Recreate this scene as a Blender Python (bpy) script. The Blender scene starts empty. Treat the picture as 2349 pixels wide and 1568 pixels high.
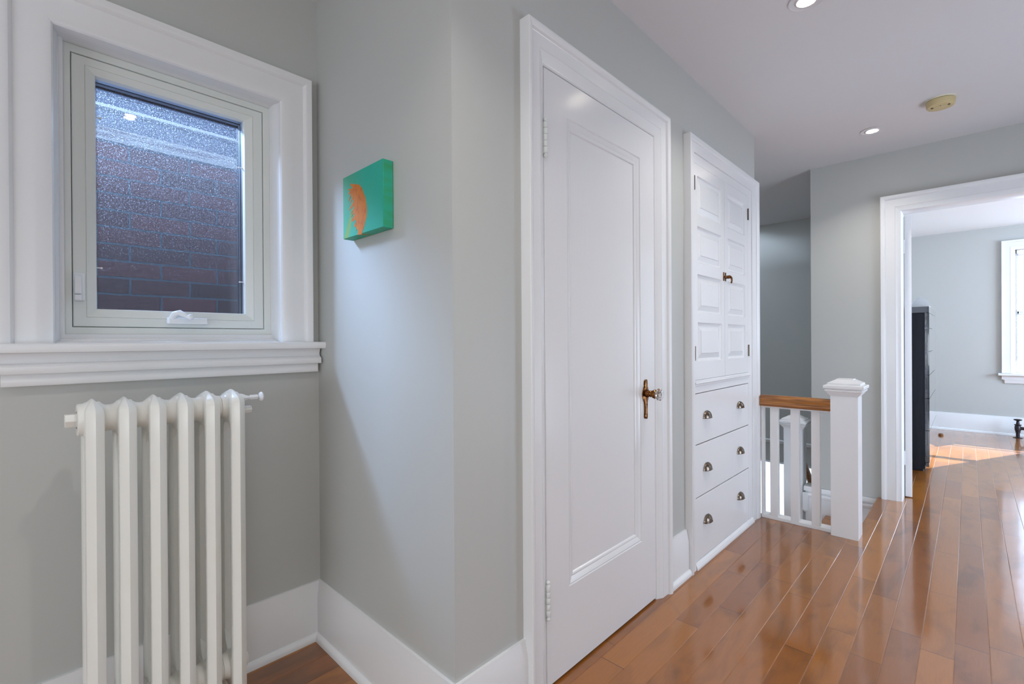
import bpy, bmesh, math, random
from mathutils import Vector, Matrix
random.seed(7)
C = bpy.context.scene.collection
scene = bpy.context.scene
PI = math.pi

# ------------------------------------------------------------------ camera
EYE = 1.15
cam_data = bpy.data.cameras.new('camera')
cam_data.sensor_width = 36.0
cam_data.lens = 1087.75 / 2349 * 36
cam_data.clip_start = 0.02
cam = bpy.data.objects.new('camera', cam_data)
C.objects.link(cam)
yaw, pitch, roll = 0.765987, -0.0023409, -0.0061140
fw = Vector((-math.sin(yaw)*math.cos(pitch), math.cos(yaw)*math.cos(pitch), math.sin(pitch)))
r0 = Vector((math.cos(yaw), math.sin(yaw), 0)); u0 = r0.cross(fw)
rt = math.cos(roll)*r0 + math.sin(roll)*u0
up = -math.sin(roll)*r0 + math.cos(roll)*u0
cam.matrix_world = Matrix(((rt.x, up.x, -fw.x, 0), (rt.y, up.y, -fw.y, 0), (rt.z, up.z, -fw.z, EYE), (0, 0, 0, 1)))
scene.camera = cam

# ------------------------------------------------------------------ exposure
scene.view_settings.view_transform = 'Standard'
scene.view_settings.look = 'None'
scene.view_settings.gamma = 1
scene.view_settings.use_curve_mapping = False
scene.view_settings.exposure = 0.07
scene.cycles.use_denoising = True
scene.cycles.max_bounces = 12
scene.cycles.diffuse_bounces = 6
scene.cycles.transparent_max_bounces = 16
scene.cycles.sample_clamp_indirect = 6

# ------------------------------------------------------------------ daylight
world = bpy.data.worlds.new('daylight')
scene.world = world
world.use_nodes = True
bg = world.node_tree.nodes['Background']
bg.inputs[0].default_value = (0.70, 0.83, 1.0, 1)
bg.inputs[1].default_value = 4.0

sun_data = bpy.data.lights.new('sun', 'SUN')
sun_data.energy = 42
sun_data.angle = 0.005
sun_data.color = (0.93, 0.95, 1.0)
sun = bpy.data.objects.new('sun', sun_data)
C.objects.link(sun)
sd = Vector((-0.43, -0.90, -0.655))
sun.rotation_euler = sd.to_track_quat('-Z', 'Y').to_euler()
sun.location = (3, 14, 6)

def area(name, loc, direction, sx, sy, energy, color=(1, 1, 1), portal=False):
    L = bpy.data.lights.new(name, 'AREA')
    L.shape = 'RECTANGLE'; L.size = sx; L.size_y = sy; L.energy = energy; L.color = color
    if portal: L.cycles.is_portal = True
    o = bpy.data.objects.new(name, L); C.objects.link(o)
    o.location = loc
    o.rotation_euler = Vector(direction).to_track_quat('-Z', 'Y').to_euler()
    return o

HALL_SIDE = 1.35
LAMP = (1.0, 0.96, 0.91)
SKY = (0.66, 0.81, 1.0)
# area panels in front of closed walls, standing in for daylight from unseen windows
area('back_fill_light', (0.0, -2.55, 1.35), (-0.15, 1, 0.34), 2.2, 1.6, 58, (0.80, 0.90, 1.0))  # added fill from behind the camera, tilted up towards the ceiling
area('side_room_daylight', (HALL_SIDE-0.03, 3.1, 1.15), (-1, 0.1, 0.15), 1.3, 1.9, 45, (0.66, 0.80, 1.0))
area('room_side_window_daylight', (3.25, 6.3, 1.45), (-1, 0, 0), 2.2, 1.4, 190, (0.58, 0.76, 1.0))
area('niche_fill_light', (HALL_SIDE-0.03, -0.4, 1.35), (-1, 0.12, 0.05), 1.0, 1.7, 14, (0.86, 0.93, 1.0))  # added fill that brightens the window niche
# brightest strip of sky above the neighbour's eave
area('alley_sky', (-3.30, -0.62, 3.02), (0.045, 0.037, -0.040), 0.7, 0.5, 240, SKY)

# ------------------------------------------------------------------ materials
def mat(name, color, rough=0.5, metal=0.0, spec=0.5, coat=0.0, bump=None, vary=None, trans=0.0, emit=None, ior=1.45):
    m = bpy.data.materials.new(name); m.use_nodes = True
    nt = m.node_tree; b = nt.nodes['Principled BSDF']
    b.inputs['Base Color'].default_value = (*color, 1)
    b.inputs['Roughness'].default_value = rough
    b.inputs['Metallic'].default_value = metal
    b.inputs['Specular IOR Level'].default_value = spec
    b.inputs['Coat Weight'].default_value = coat
    b.inputs['Transmission Weight'].default_value = trans
    b.inputs['IOR'].default_value = ior
    if emit:
        b.inputs['Emission Color'].default_value = (*emit[0], 1)
        b.inputs['Emission Strength'].default_value = emit[1]
    tc = nt.nodes.new('ShaderNodeTexCoord')
    if vary:   # (scale vector, colour b, contrast lo, hi)
        mp = nt.nodes.new('ShaderNodeMapping'); mp.inputs['Scale'].default_value = vary[0]
        nz = nt.nodes.new('ShaderNodeTexNoise'); nz.inputs['Scale'].default_value = 1; nz.inputs['Detail'].default_value = 6
        rp = nt.nodes.new('ShaderNodeValToRGB')
        rp.color_ramp.elements[0].position = vary[2]; rp.color_ramp.elements[1].position = vary[3]
        rp.color_ramp.elements[0].color = (*vary[1], 1); rp.color_ramp.elements[1].color = (*color, 1)
        nt.links.new(tc.outputs['Object'], mp.inputs[0]); nt.links.new(mp.outputs[0], nz.inputs['Vector'])
        nt.links.new(nz.outputs['Fac'], rp.inputs[0]); nt.links.new(rp.outputs[0], b.inputs['Base Color'])
    if bump:   # (scale vector, strength, distance)
        mp2 = nt.nodes.new('ShaderNodeMapping'); mp2.inputs['Scale'].default_value = bump[0]
        nz2 = nt.nodes.new('ShaderNodeTexNoise'); nz2.inputs['Scale'].default_value = 1; nz2.inputs['Detail'].default_value = 4
        bp = nt.nodes.new('ShaderNodeBump'); bp.inputs['Strength'].default_value = bump[1]; bp.inputs['Distance'].default_value = bump[2]
        nt.links.new(tc.outputs['Object'], mp2.inputs[0]); nt.links.new(mp2.outputs[0], nz2.inputs['Vector'])
        nt.links.new(nz2.outputs['Fac'], bp.inputs['Height']); nt.links.new(bp.outputs[0], b.inputs['Normal'])
    return m

M_wall = mat('sage_grey_wall_paint', (0.515, 0.522, 0.50), 0.42, spec=0.4, bump=((22, 22, 22), 0.12, 0.002))
M_ceil = mat('ceiling_paint', (0.70, 0.68, 0.685), 0.8, spec=0.2)
M_trim = mat('white_gloss_trim', (0.80, 0.80, 0.805), 0.22, spec=0.5, bump=((30, 30, 6), 0.10, 0.002))
M_door = mat('white_gloss_door_paint', (0.79, 0.785, 0.79), 0.20, spec=0.5, bump=((55, 55, 10), 0.16, 0.002))
M_vinyl = mat('cream_window_vinyl', (0.74, 0.765, 0.735), 0.35)
M_rad = mat('cream_radiator_enamel', (0.80, 0.79, 0.74), 0.28, bump=((90, 90, 30), 0.15, 0.0015),
            vary=((14, 14, 3), (0.76, 0.73, 0.64), 0.25, 0.42))
M_radhub = M_rad
M_plastic = mat('white_plastic', (0.80, 0.82, 0.84), 0.3)
M_dark = mat('dark_gap', (0.015, 0.015, 0.017), 0.6)
M_spacer = mat('glazing_spacer_black', (0.01, 0.012, 0.018), 0.35)
M_alum = mat('glazing_spacer_aluminium', (0.55, 0.62, 0.70), 0.3, metal=1.0)
M_brass = mat('aged_brass', (0.25, 0.105, 0.034), 0.26, metal=1.0, vary=((90, 90, 90), (0.10, 0.04, 0.015), 0.35, 0.6))
M_bronze = mat('oil_rubbed_bronze', (0.21, 0.165, 0.13), 0.25, metal=1.0)
M_crystal = mat('clear_crystal', (1, 1, 1), 0.02, trans=1.0, ior=1.5)
M_lampglow = mat('lit_lamp', (1, 1, 1), 0.5, emit=((1.0, 0.90, 0.74), 40))
M_smoke = mat('yellowed_plastic', (0.60, 0.49, 0.26), 0.45)
M_smoke_rim = mat('yellowed_plastic_light', (0.76, 0.72, 0.60), 0.45)
M_green = mat('green_canvas_edge', (0.035, 0.36, 0.17), 0.5, vary=((8, 8, 30), (0.03, 0.42, 0.27), 0.4, 0.65))
M_orange = mat('orange_paint', (0.62, 0.19, 0.004), 0.6, vary=((60, 60, 35), (0.50, 0.12, 0.004), 0.36, 0.52), bump=((120, 120, 120), 0.4, 0.002))
M_oak = mat('stained_oak', (0.42, 0.17, 0.042), 0.3, coat=0.3, vary=((4, 90, 110), (0.17, 0.055, 0.012), 0.38, 0.55))
M_black = mat('black_brown_veneer', (0.012, 0.014, 0.022), 0.10, spec=0.8, coat=1.0, vary=((30, 30, 4), (0.035, 0.038, 0.05), 0.3, 0.7))
M_black_side = mat('black_brown_side_panel', (0.008, 0.009, 0.015), 0.38, spec=0.25, vary=((40, 40, 5), (0.014, 0.016, 0.024), 0.3, 0.7))
M_iron = mat('dark_iron', (0.05, 0.04, 0.045), 0.35, metal=0.8)
M_mortar_wood = mat('weathered_pale_timber', (0.34, 0.35, 0.34), 0.85, vary=((3, 2.5, 60), (0.15, 0.13, 0.13), 0.38, 0.50), bump=((3, 3, 60), 0.6, 0.01))
M_fascia = mat('grey_painted_fascia', (0.13, 0.15, 0.18), 0.7, vary=((10, 10, 10), (0.11, 0.13, 0.16), 0.3, 0.7))
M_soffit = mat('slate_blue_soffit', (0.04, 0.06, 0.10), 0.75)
M_drip = mat('pale_metal_edge', (0.42, 0.45, 0.48), 0.6)
M_ground = mat('alley_concrete', (0.25, 0.25, 0.24), 0.9)
M_slat = mat('white_blind_slat', (0.85, 0.86, 0.86), 0.5)

# canvas face: green ground with a paler lower left and an olive streak
def canvas_material():
    m = mat('green_canvas_face', (0.03, 0.45, 0.30), 0.5, bump=((150, 150, 150), 0.25, 0.001))
    nt = m.node_tree; b = nt.nodes['Principled BSDF']
    tc = nt.nodes.new('ShaderNodeTexCoord')
    nz = nt.nodes.new('ShaderNodeTexNoise'); nz.inputs['Scale'].default_value = 9; nz.inputs['Detail'].default_value = 5
    nt.links.new(tc.outputs['Object'], nz.inputs['Vector'])
    sp = nt.nodes.new('ShaderNodeSeparateXYZ'); nt.links.new(tc.outputs['Object'], sp.inputs[0])
    # teal to the right, green to the left
    mr = nt.nodes.new('ShaderNodeMapRange'); mr.inputs['From Min'].default_value = -0.13; mr.inputs['From Max'].default_value = 0.02
    nt.links.new(sp.outputs['X'], mr.inputs['Value'])
    ad = nt.nodes.new('ShaderNodeMath'); ad.operation = 'MULTIPLY_ADD'; ad.inputs[1].default_value = 1.4; ad.inputs[2].default_value = -0.7
    nt.links.new(nz.outputs['Fac'], ad.inputs[0])
    ad2 = nt.nodes.new('ShaderNodeMath'); ad2.operation = 'ADD'; ad2.use_clamp = True
    nt.links.new(mr.outputs[0], ad2.inputs[0]); nt.links.new(ad.outputs[0], ad2.inputs[1])
    mx = nt.nodes.new('ShaderNodeMix'); mx.data_type = 'RGBA'
    mx.inputs['A'].default_value = (0.07, 0.38, 0.22, 1); mx.inputs['B'].default_value = (0.015, 0.41, 0.29, 1)
    nt.links.new(ad2.outputs[0], mx.inputs['Factor'])
    # olive streak: distance to a slanted line x = a + k z
    ln = nt.nodes.new('ShaderNodeMath'); ln.operation = 'MULTIPLY_ADD'; ln.inputs[1].default_value = -0.50; ln.inputs[2].default_value = 0.055
    nt.links.new(sp.outputs['Z'], ln.inputs[0])
    su = nt.nodes.new('ShaderNodeMath'); su.operation = 'ADD'
    nt.links.new(sp.outputs['X'], su.inputs[0]); nt.links.new(ln.outputs[0], su.inputs[1])
    ab = nt.nodes.new('ShaderNodeMath'); ab.operation = 'ABSOLUTE'; nt.links.new(su.outputs[0], ab.inputs[0])
    mr2 = nt.nodes.new('ShaderNodeMapRange'); mr2.inputs['From Min'].default_value = 0.022; mr2.inputs['From Max'].default_value = 0.004
    nt.links.new(ab.outputs[0], mr2.inputs['Value'])
    mr3 = nt.nodes.new('ShaderNodeMapRange'); mr3.inputs['From Min'].default_value = 0.03; mr3.inputs['From Max'].default_value = -0.06
    nt.links.new(sp.outputs['Z'], mr3.inputs['Value'])
    mu = nt.nodes.new('ShaderNodeMath'); mu.operation = 'MULTIPLY'
    nt.links.new(mr2.outputs[0], mu.inputs[0]); nt.links.new(mr3.outputs[0], mu.inputs[1])
    mx2 = nt.nodes.new('ShaderNodeMix'); mx2.data_type = 'RGBA'; mx2.inputs['B'].default_value = (0.22, 0.36, 0.07, 1)
    nt.links.new(mx.outputs['Result'], mx2.inputs['A']); nt.links.new(mu.outputs[0], mx2.inputs['Factor'])
    nt.links.new(mx2.outputs['Result'], b.inputs['Base Color'])
    return m
M_canvas = canvas_material()

PW, PX0 = 0.0925, -0.1317      # plank width and the x of one groove
def floor_material():
    m = bpy.data.materials.new('stained_maple_planks'); m.use_nodes = True
    nt = m.node_tree; N = nt.nodes; L = nt.links; b = N['Principled BSDF']
    tc = N.new('ShaderNodeTexCoord'); sp = N.new('ShaderNodeSeparateXYZ'); L.new(tc.outputs['Object'], sp.inputs[0])
    def mth(op, a, bb=None, c=None):
        n = N.new('ShaderNodeMath'); n.operation = op
        for i, v in enumerate((a, bb, c)):
            if v is None: continue
            if isinstance(v, (int, float)): n.inputs[i].default_value = v
            else: L.new(v, n.inputs[i])
        return n.outputs[0]
    row = mth('FLOOR', mth('DIVIDE', mth('SUBTRACT', sp.outputs['X'], PX0), PW))
    wn = N.new('ShaderNodeTexWhiteNoise'); wn.noise_dimensions = '1D'; L.new(row, wn.inputs['W'])
    yl = mth('DIVIDE', mth('ADD', sp.outputs['Y'], mth('MULTIPLY', wn.outputs['Value'], 3.1)), 0.78)
    # uneven board lengths: warp
    yl2 = mth('ADD', yl, mth('MULTIPLY', mth('SINE', mth('MULTIPLY', yl, 2.1)), 0.28))
    idx = mth('FLOOR', yl2)
    fr = mth('FRACT', yl2)
    cv = N.new('ShaderNodeCombineXYZ'); L.new(row, cv.inputs[0]); L.new(idx, cv.inputs[1])
    wn2 = N.new('ShaderNodeTexWhiteNoise'); wn2.noise_dimensions = '3D'; L.new(cv.outputs[0], wn2.inputs['Vector'])
    rp = N.new('ShaderNodeValToRGB')
    e = rp.color_ramp.elements
    e[0].position = 0; e[0].color = (0.235, 0.071, 0.005, 1)
    e[1].position = 1; e[1].color = (0.37, 0.130, 0.010, 1)
    k = e.new(0.5); k.color = (0.31, 0.102, 0.007, 1)
    L.new(wn2.outputs['Value'], rp.inputs[0])
    # blotchy maple figure along the board
    ofs = N.new('ShaderNodeVectorMath'); ofs.operation = 'ADD'
    sc3 = N.new('ShaderNodeVectorMath'); sc3.operation = 'SCALE'; sc3.inputs['Scale'].default_value = 13.0
    L.new(wn2.outputs['Color'], sc3.inputs[0]); L.new(tc.outputs['Object'], ofs.inputs[0]); L.new(sc3.outputs[0], ofs.inputs[1])
    mp = N.new('ShaderNodeMapping'); mp.inputs['Scale'].default_value = (9, 3.2, 1); L.new(ofs.outputs[0], mp.inputs[0])
    nz = N.new('ShaderNodeTexNoise'); nz.inputs['Scale'].default_value = 1.0; nz.inputs['Detail'].default_value = 5; nz.inputs['Distortion'].default_value = 0.8
    L.new(mp.outputs[0], nz.inputs['Vector'])
    mr = N.new('ShaderNodeMapRange'); mr.inputs['From Min'].default_value = 0.30; mr.inputs['From Max'].default_value = 0.52
    mr.inputs['To Min'].default_value = 0.68; mr.inputs['To Max'].default_value = 1.04; L.new(nz.outputs['Fac'], mr.inputs['Value'])
    mp2 = N.new('ShaderNodeMapping'); mp2.inputs['Scale'].default_value = (260, 14, 1); L.new(ofs.outputs[0], mp2.inputs[0])
    nz2 = N.new('ShaderNodeTexNoise'); nz2.inputs['Scale'].default_value = 1.0; nz2.inputs['Detail'].default_value = 3
    L.new(mp2.outputs[0], nz2.inputs['Vector'])
    mr2 = N.new('ShaderNodeMapRange'); mr2.inputs['To Min'].default_value = 0.86; mr2.inputs['To Max'].default_value = 1.12
    L.new(nz2.outputs['Fac'], mr2.inputs['Value'])
    tone = mth('MULTIPLY', mr.outputs[0], mr2.outputs[0])
    # thin dark joint at each board end
    edge = mth('MINIMUM', fr, mth('SUBTRACT', 1.0, fr))
    jt = N.new('ShaderNodeMapRange'); jt.inputs['From Min'].default_value = 0.0012; jt.inputs['From Max'].default_value = 0.0024
    jt.inputs['To Min'].default_value = 0.18; jt.inputs['To Max'].default_value = 1.0; L.new(edge, jt.inputs['Value'])
    tone = mth('MULTIPLY', tone, jt.outputs[0])
    mul = N.new('ShaderNodeVectorMath'); mul.operation = 'SCALE'; L.new(rp.outputs[0], mul.inputs[0]); L.new(tone, mul.inputs['Scale'])
    L.new(mul.outputs[0], b.inputs['Base Color'])
    b.inputs['Roughness'].default_value = 0.30
    b.inputs['Specular IOR Level'].default_value = 0.35
    b.inputs['Coat Weight'].default_value = 1.0; b.inputs['Coat IOR'].default_value = 1.62; b.inputs['Coat Roughness'].default_value = 0.09
    # gentle waviness of the finish, slightly different tilt per board
    wv = N.new('ShaderNodeTexNoise'); wv.inputs['Scale'].default_value = 7; wv.inputs['Detail'].default_value = 2; L.new(ofs.outputs[0], wv.inputs['Vector'])
    fn = N.new('ShaderNodeTexNoise'); fn.inputs['Scale'].default_value = 240; L.new(tc.outputs['Object'], fn.inputs['Vector'])
    hsum = mth('ADD', wv.outputs['Fac'], mth('MULTIPLY', fn.outputs['Fac'], 0.03))
    bp = N.new('ShaderNodeBump'); bp.inputs['Strength'].default_value = 0.12; bp.inputs['Distance'].default_value = 0.006
    L.new(hsum, bp.inputs['Height']); L.new(bp.outputs[0], b.inputs['Normal']); L.new(bp.outputs[0], b.inputs['Coat Normal'])
    return m
M_floor = floor_material()

def brick_material():
    m = bpy.data.materials.new('old_red_brick'); m.use_nodes = True
    nt = m.node_tree; N = nt.nodes; L = nt.links; b = N['Principled BSDF']
    tc = N.new('ShaderNodeTexCoord'); sp = N.new('ShaderNodeSeparateXYZ'); L.new(tc.outputs['Object'], sp.inputs[0])
    nz = N.new('ShaderNodeTexNoise'); nz.inputs['Scale'].default_value = 25; nz.inputs['Detail'].default_value = 4
    L.new(tc.outputs['Object'], nz.inputs['Vector'])
    cv = N.new('ShaderNodeCombineXYZ'); L.new(sp.outputs['Y'], cv.inputs[0]); L.new(sp.outputs['Z'], cv.inputs[1])
    wob = N.new('ShaderNodeVectorMath'); wob.operation = 'SCALE'; wob.inputs['Scale'].default_value = 0.008
    L.new(nz.outputs['Color'], wob.inputs[0])
    ad = N.new('ShaderNodeVectorMath'); L.new(cv.outputs[0], ad.inputs[0]); L.new(wob.outputs[0], ad.inputs[1])
    br = N.new('ShaderNodeTexBrick'); L.new(ad.outputs[0], br.inputs['Vector'])
    br.inputs['Scale'].default_value = 1.0
    br.inputs['Brick Width'].default_value = 0.231; br.inputs['Row Height'].default_value = 0.0748
    br.inputs['Mortar Size'].default_value = 0.0055; br.inputs['Mortar Smooth'].default_value = 0.3
    br.inputs['Color1'].default_value = (0.140, 0.060, 0.055, 1); br.inputs['Color2'].default_value = (0.080, 0.048, 0.045, 1)
    br.inputs['Mortar'].default_value = (0.085, 0.105, 0.12, 1)
    nz2 = N.new('ShaderNodeTexNoise'); nz2.inputs['Scale'].default_value = 60; nz2.inputs['Detail'].default_value = 5; L.new(tc.outputs['Object'], nz2.inputs['Vector'])
    mr = N.new('ShaderNodeMapRange'); mr.inputs['To Min'].default_value = 0.6; mr.inputs['To Max'].default_value = 1.3; L.new(nz2.outputs['Fac'], mr.inputs['Value'])
    sc = N.new('ShaderNodeVectorMath'); sc.operation = 'SCALE'; L.new(br.outputs['Color'], sc.inputs[0]); L.new(mr.outputs[0], sc.inputs['Scale'])
    L.new(sc.outputs[0], b.inputs['Base Color']); b.inputs['Roughness'].default_value = 0.9
    inv = N.new('ShaderNodeMath'); inv.operation = 'SUBTRACT'; inv.inputs[0].default_value = 1; L.new(br.outputs['Fac'], inv.inputs[1])
    bp = N.new('ShaderNodeBump'); bp.inputs['Strength'].default_value = 0.7; bp.inputs['Distance'].default_value = 0.006
    L.new(inv.outputs[0], bp.inputs['Height']); L.new(bp.outputs[0], b.inputs['Normal'])
    return m
M_brick = brick_material()

def pane_material(name, dirt):
    """thin window pane: see-through, mirror-like at the Fresnel rate, with dust specks"""
    m = bpy.data.materials.new(name); m.use_nodes = True
    nt = m.node_tree; N = nt.nodes; L = nt.links
    N.remove(N['Principled BSDF']); out = N['Material Output']
    tr = N.new('ShaderNodeBsdfTransparent'); tr.inputs[0].default_value = (0.90, 0.94, 1.0, 1)
    gl = N.new('ShaderNodeBsdfGlossy'); gl.inputs['Roughness'].default_value = 0.0
    ge = N.new('ShaderNodeNewGeometry')
    dt_ = N.new('ShaderNodeVectorMath'); dt_.operation = 'DOT_PRODUCT'; L.new(ge.outputs['Incoming'], dt_.inputs[0]); L.new(ge.outputs['Normal'], dt_.inputs[1])
    def mth(op, a, b_):
        n_ = N.new('ShaderNodeMath'); n_.operation = op
        for i_, v_ in enumerate((a, b_)):
            if isinstance(v_, (int, float)): n_.inputs[i_].default_value = v_
            elif v_ is not None: L.new(v_, n_.inputs[i_])
        return n_.outputs[0]
    # Schlick reflectance of one glass face, the same from both sides
    sch = mth('ADD', mth('MULTIPLY', mth('POWER', mth('SUBTRACT', 1.0, mth('ABSOLUTE', dt_.outputs['Value'], None)), 5.0), 0.96), 0.04)
    mx = N.new('ShaderNodeMixShader'); L.new(sch, mx.inputs[0]); L.new(tr.outputs[0], mx.inputs[1]); L.new(gl.outputs[0], mx.inputs[2])
    last = mx.outputs[0]
    if dirt:
        tc = N.new('ShaderNodeTexCoord')
        nz = N.new('ShaderNodeTexNoise'); nz.inputs['Scale'].default_value = 330; nz.inputs['Detail'].default_value = 4; L.new(tc.outputs['Object'], nz.inputs['Vector'])
        mr = N.new('ShaderNodeMapRange'); mr.inputs['From Min'].default_value = 0.56; mr.inputs['From Max'].default_value = 0.78
        mr.inputs['To Min'].default_value = 0.03; mr.inputs['To Max'].default_value = 0.8; L.new(nz.outputs['Fac'], mr.inputs['Value'])
        sp = N.new('ShaderNodeSeparateXYZ'); L.new(tc.outputs['Object'], sp.inputs[0])
        mz = N.new('ShaderNodeMapRange'); mz.inputs['From Min'].default_value = 1.35; mz.inputs['From Max'].default_value = 1.95
        mz.inputs['To Min'].default_value = 0.25; mz.inputs['To Max'].default_value = 1.0; L.new(sp.outputs['Z'], mz.inputs['Value'])
        mu = N.new('ShaderNodeMath'); mu.operation = 'MULTIPLY'; L.new(mr.outputs[0], mu.inputs[0]); L.new(mz.outputs[0], mu.inputs[1])
        df = N.new('ShaderNodeBsdfTranslucent'); df.inputs[0].default_value = (0.75, 0.82, 0.95, 1)
        mx2 = N.new('ShaderNodeMixShader'); L.new(mu.outputs[0], mx2.inputs[0]); L.new(last, mx2.inputs[1]); L.new(df.outputs[0], mx2.inputs[2])
        last = mx2.outputs[0]
    L.new(last, out.inputs['Surface'])
    return m
M_pane = pane_material('window_glass', False)
M_pane_dirty = pane_material('dusty_window_glass', True)

def sheer_material():
    m = bpy.data.materials.new('white_sheer_fabric'); m.use_nodes = True
    nt = m.node_tree; N = nt.nodes; L = nt.links
    N.remove(N['Principled BSDF']); out = N['Material Output']
    t = N.new('ShaderNodeBsdfTranslucent'); t.inputs[0].default_value = (0.95, 0.95, 0.93, 1)
    d = N.new('ShaderNodeBsdfDiffuse'); d.inputs[0].default_value = (0.9, 0.9, 0.9, 1)
    mx = N.new('ShaderNodeMixShader'); mx.inputs[0].default_value = 0.3
    L.new(t.outputs[0], mx.inputs[1]); L.new(d.outputs[0], mx.inputs[2]); L.new(mx.outputs[0], out.inputs['Surface'])
    return m
M_sheer = sheer_material()

# ------------------------------------------------------------------ mesh builder
class MB:
    def __init__(s): s.v = []; s.f = []
    def add(s, vs, fs):
        n = len(s.v); s.v += [tuple(v) for v in vs]; s.f += [tuple(i+n for i in f) for f in fs]; return s
    def box(s, x0, x1, y0, y1, z0, z1):
        vs = [(x, y, z) for x in (x0, x1) for y in (y0, y1) for z in (z0, z1)]
        return s.add(vs, [(0, 1, 3, 2), (4, 6, 7, 5), (0, 4, 5, 1), (2, 3, 7, 6), (0, 2, 6, 4), (1, 5, 7, 3)])
    def loft(s, loops, close=True, cap=True):
        n = len(loops[0]); vs = [p for l in loops for p in l]; fs = []
        for a in range(len(loops)-1):
            for i in range(n if close else n-1):
                j = (i+1) % n
                fs.append((a*n+i, a*n+j, (a+1)*n+j, (a+1)*n+i))
        if cap and close:
            fs.append(tuple(range(n))); fs.append(tuple(range((len(loops)-1)*n, len(loops)*n)))
        return s.add(vs, fs)
    def lathe(s, prof, o, axis='z', seg=24, flat=(1, 1)):
        """prof: [(t, r)] along the axis from o"""
        loops = []
        for t, r in prof:
            l = []
            for k in range(seg):
                a = 2*PI*k/seg; p, q = r*math.cos(a)*flat[0], r*math.sin(a)*flat[1]
                l.append({'z': (o[0]+p, o[1]+q, o[2]+t), 'x': (o[0]+t, o[1]+p, o[2]+q), 'y': (o[0]+p, o[1]+t, o[2]+q)}[axis])
            loops.append(l)
        return s.loft(loops)
    def tube(s, pts, r, seg=10):
        pts = [Vector(p) for p in pts]; loops = []
        rr = r if isinstance(r, (list, tuple)) else [r]*len(pts)
        for i, p in enumerate(pts):
            d = (pts[min(i+1, len(pts)-1)] - pts[max(i-1, 0)]).normalized()
            a = d.cross(Vector((0, 0, 1)) if abs(d.z) < 0.9 else Vector((1, 0, 0))).normalized(); b2 = d.cross(a)
            loops.append([tuple(p + rr[i]*(math.cos(2*PI*k/seg)*a + math.sin(2*PI*k/seg)*b2)) for k in range(seg)])
        return s.loft(loops)
    def extrude(s, poly, axis, t0, t1):
        """poly in the two other axes (in x,y,z order) swept along axis"""
        def P(a, b, t): return {'x': (t, a, b), 'y': (a, t, b), 'z': (a, b, t)}[axis]
        return s.loft([[P(a, b, t0) for a, b in poly], [P(a, b, t1) for a, b in poly]])
    def rings(s, rects, P, fill_first=False, fill_last=False):
        """consecutive rectangles (a0,a1,b0,b1,h) joined by quads; P maps (a,b,h) to the world"""
        vs = []; fs = []
        for (a0, a1, b0, b1, h) in rects:
            vs += [P(a0, b0, h), P(a1, b0, h), P(a1, b1, h), P(a0, b1, h)]
        for k in range(len(rects)-1):
            for i in range(4):
                j = (i+1) % 4; fs.append((k*4+i, k*4+j, k*4+4+j, k*4+4+i))
        if fill_first: fs.append((3, 2, 1, 0))
        if fill_last: q = (len(rects)-1)*4; fs.append((q, q+1, q+2, q+3))
        return s.add(vs, fs)
    def casing(s, a0, a1, b0, b1, prof, P):
        """three-sided mitred casing round an opening whose foot is open; prof [(outward, height)]"""
        vs = []; fs = []
        for o, h in prof:
            vs += [P(a0-o, b0, h), P(a0-o, b1+o, h), P(a1+o, b1+o, h), P(a1+o, b0, h)]
        n = len(prof)
        for k in range(n-1):
            for i in range(3): fs.append((k*4+i, k*4+i+1, k*4+5+i, k*4+4+i))
        fs.append(tuple(k*4 for k in range(n))); fs.append(tuple(k*4+3 for k in range(n)))
        return s.add(vs, fs)
    def build(s, name, m, parent=None, origin=None, smooth=None, bevel=0, merge=True):
        me = bpy.data.meshes.new(name); bm = bmesh.new()
        o = Vector(origin) if origin else Vector((0, 0, 0))
        vs = [bm.verts.new(Vector(v)-o) for v in s.v]
        for f in s.f:
            try: bm.faces.new([vs[i] for i in f])
            except ValueError: pass
        if merge: bmesh.ops.remove_doubles(bm, verts=bm.verts, dist=1e-5)
        bmesh.ops.recalc_face_normals(bm, faces=bm.faces)
        if smooth:
            for f in bm.faces: f.smooth = True
            for e in bm.edges:
                e.smooth = not (len(e.link_faces) != 2 or e.calc_face_angle(0) > math.radians(smooth))
        bm.to_mesh(me); bm.free()
        for mm in (m if isinstance(m, (list, tuple)) else [m]): me.materials.append(mm)
        ob = bpy.data.objects.new(name, me); C.objects.link(ob)
        if parent is not None:
            ob.parent = parent
            ob.location = o - world_loc(parent)
        else: ob.location = o
        if bevel:
            b = ob.modifiers.new('bevel', 'BEVEL'); b.width = bevel; b.segments = 2; b.limit_method = 'ANGLE'; b.angle_limit = 0.6
        return ob

def world_loc(o):
    v = Vector((0, 0, 0))
    while o is not None: v += o.location; o = o.parent
    return v

def thing(name, label, cat, loc, group=None):
    o = bpy.data.objects.new(name, None); C.objects.link(o); o.location = loc; o.empty_display_size = 0.05
    return tag(o, label, cat, group)
def tag(o, label, cat, group=None):
    o['label'] = label; o['category'] = cat
    if group: o['group'] = group
    return o
def struct(o, label=None):
    o['kind'] = 'structure'
    if label: o['label'] = label
    return o
def struct_root(name, loc, label=None):
    o = bpy.data.objects.new(name, None); C.objects.link(o); o.location = loc; o.empty_display_size = 0.05
    return struct(o, label)
def copy_tree(o, parent=None):
    c = o.copy(); C.objects.link(c)
    if parent is not None: c.parent = parent
    for ch in list(o.children):
        copy_tree(ch, c)
    return c

def PX(xw):  return lambda a, b, h: (xw+h, a, b)     # wall facing +X: a = y, b = z
def PY(yw):  return lambda a, b, h: (a, yw-h, b)     # wall facing -Y: a = x, b = z

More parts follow.
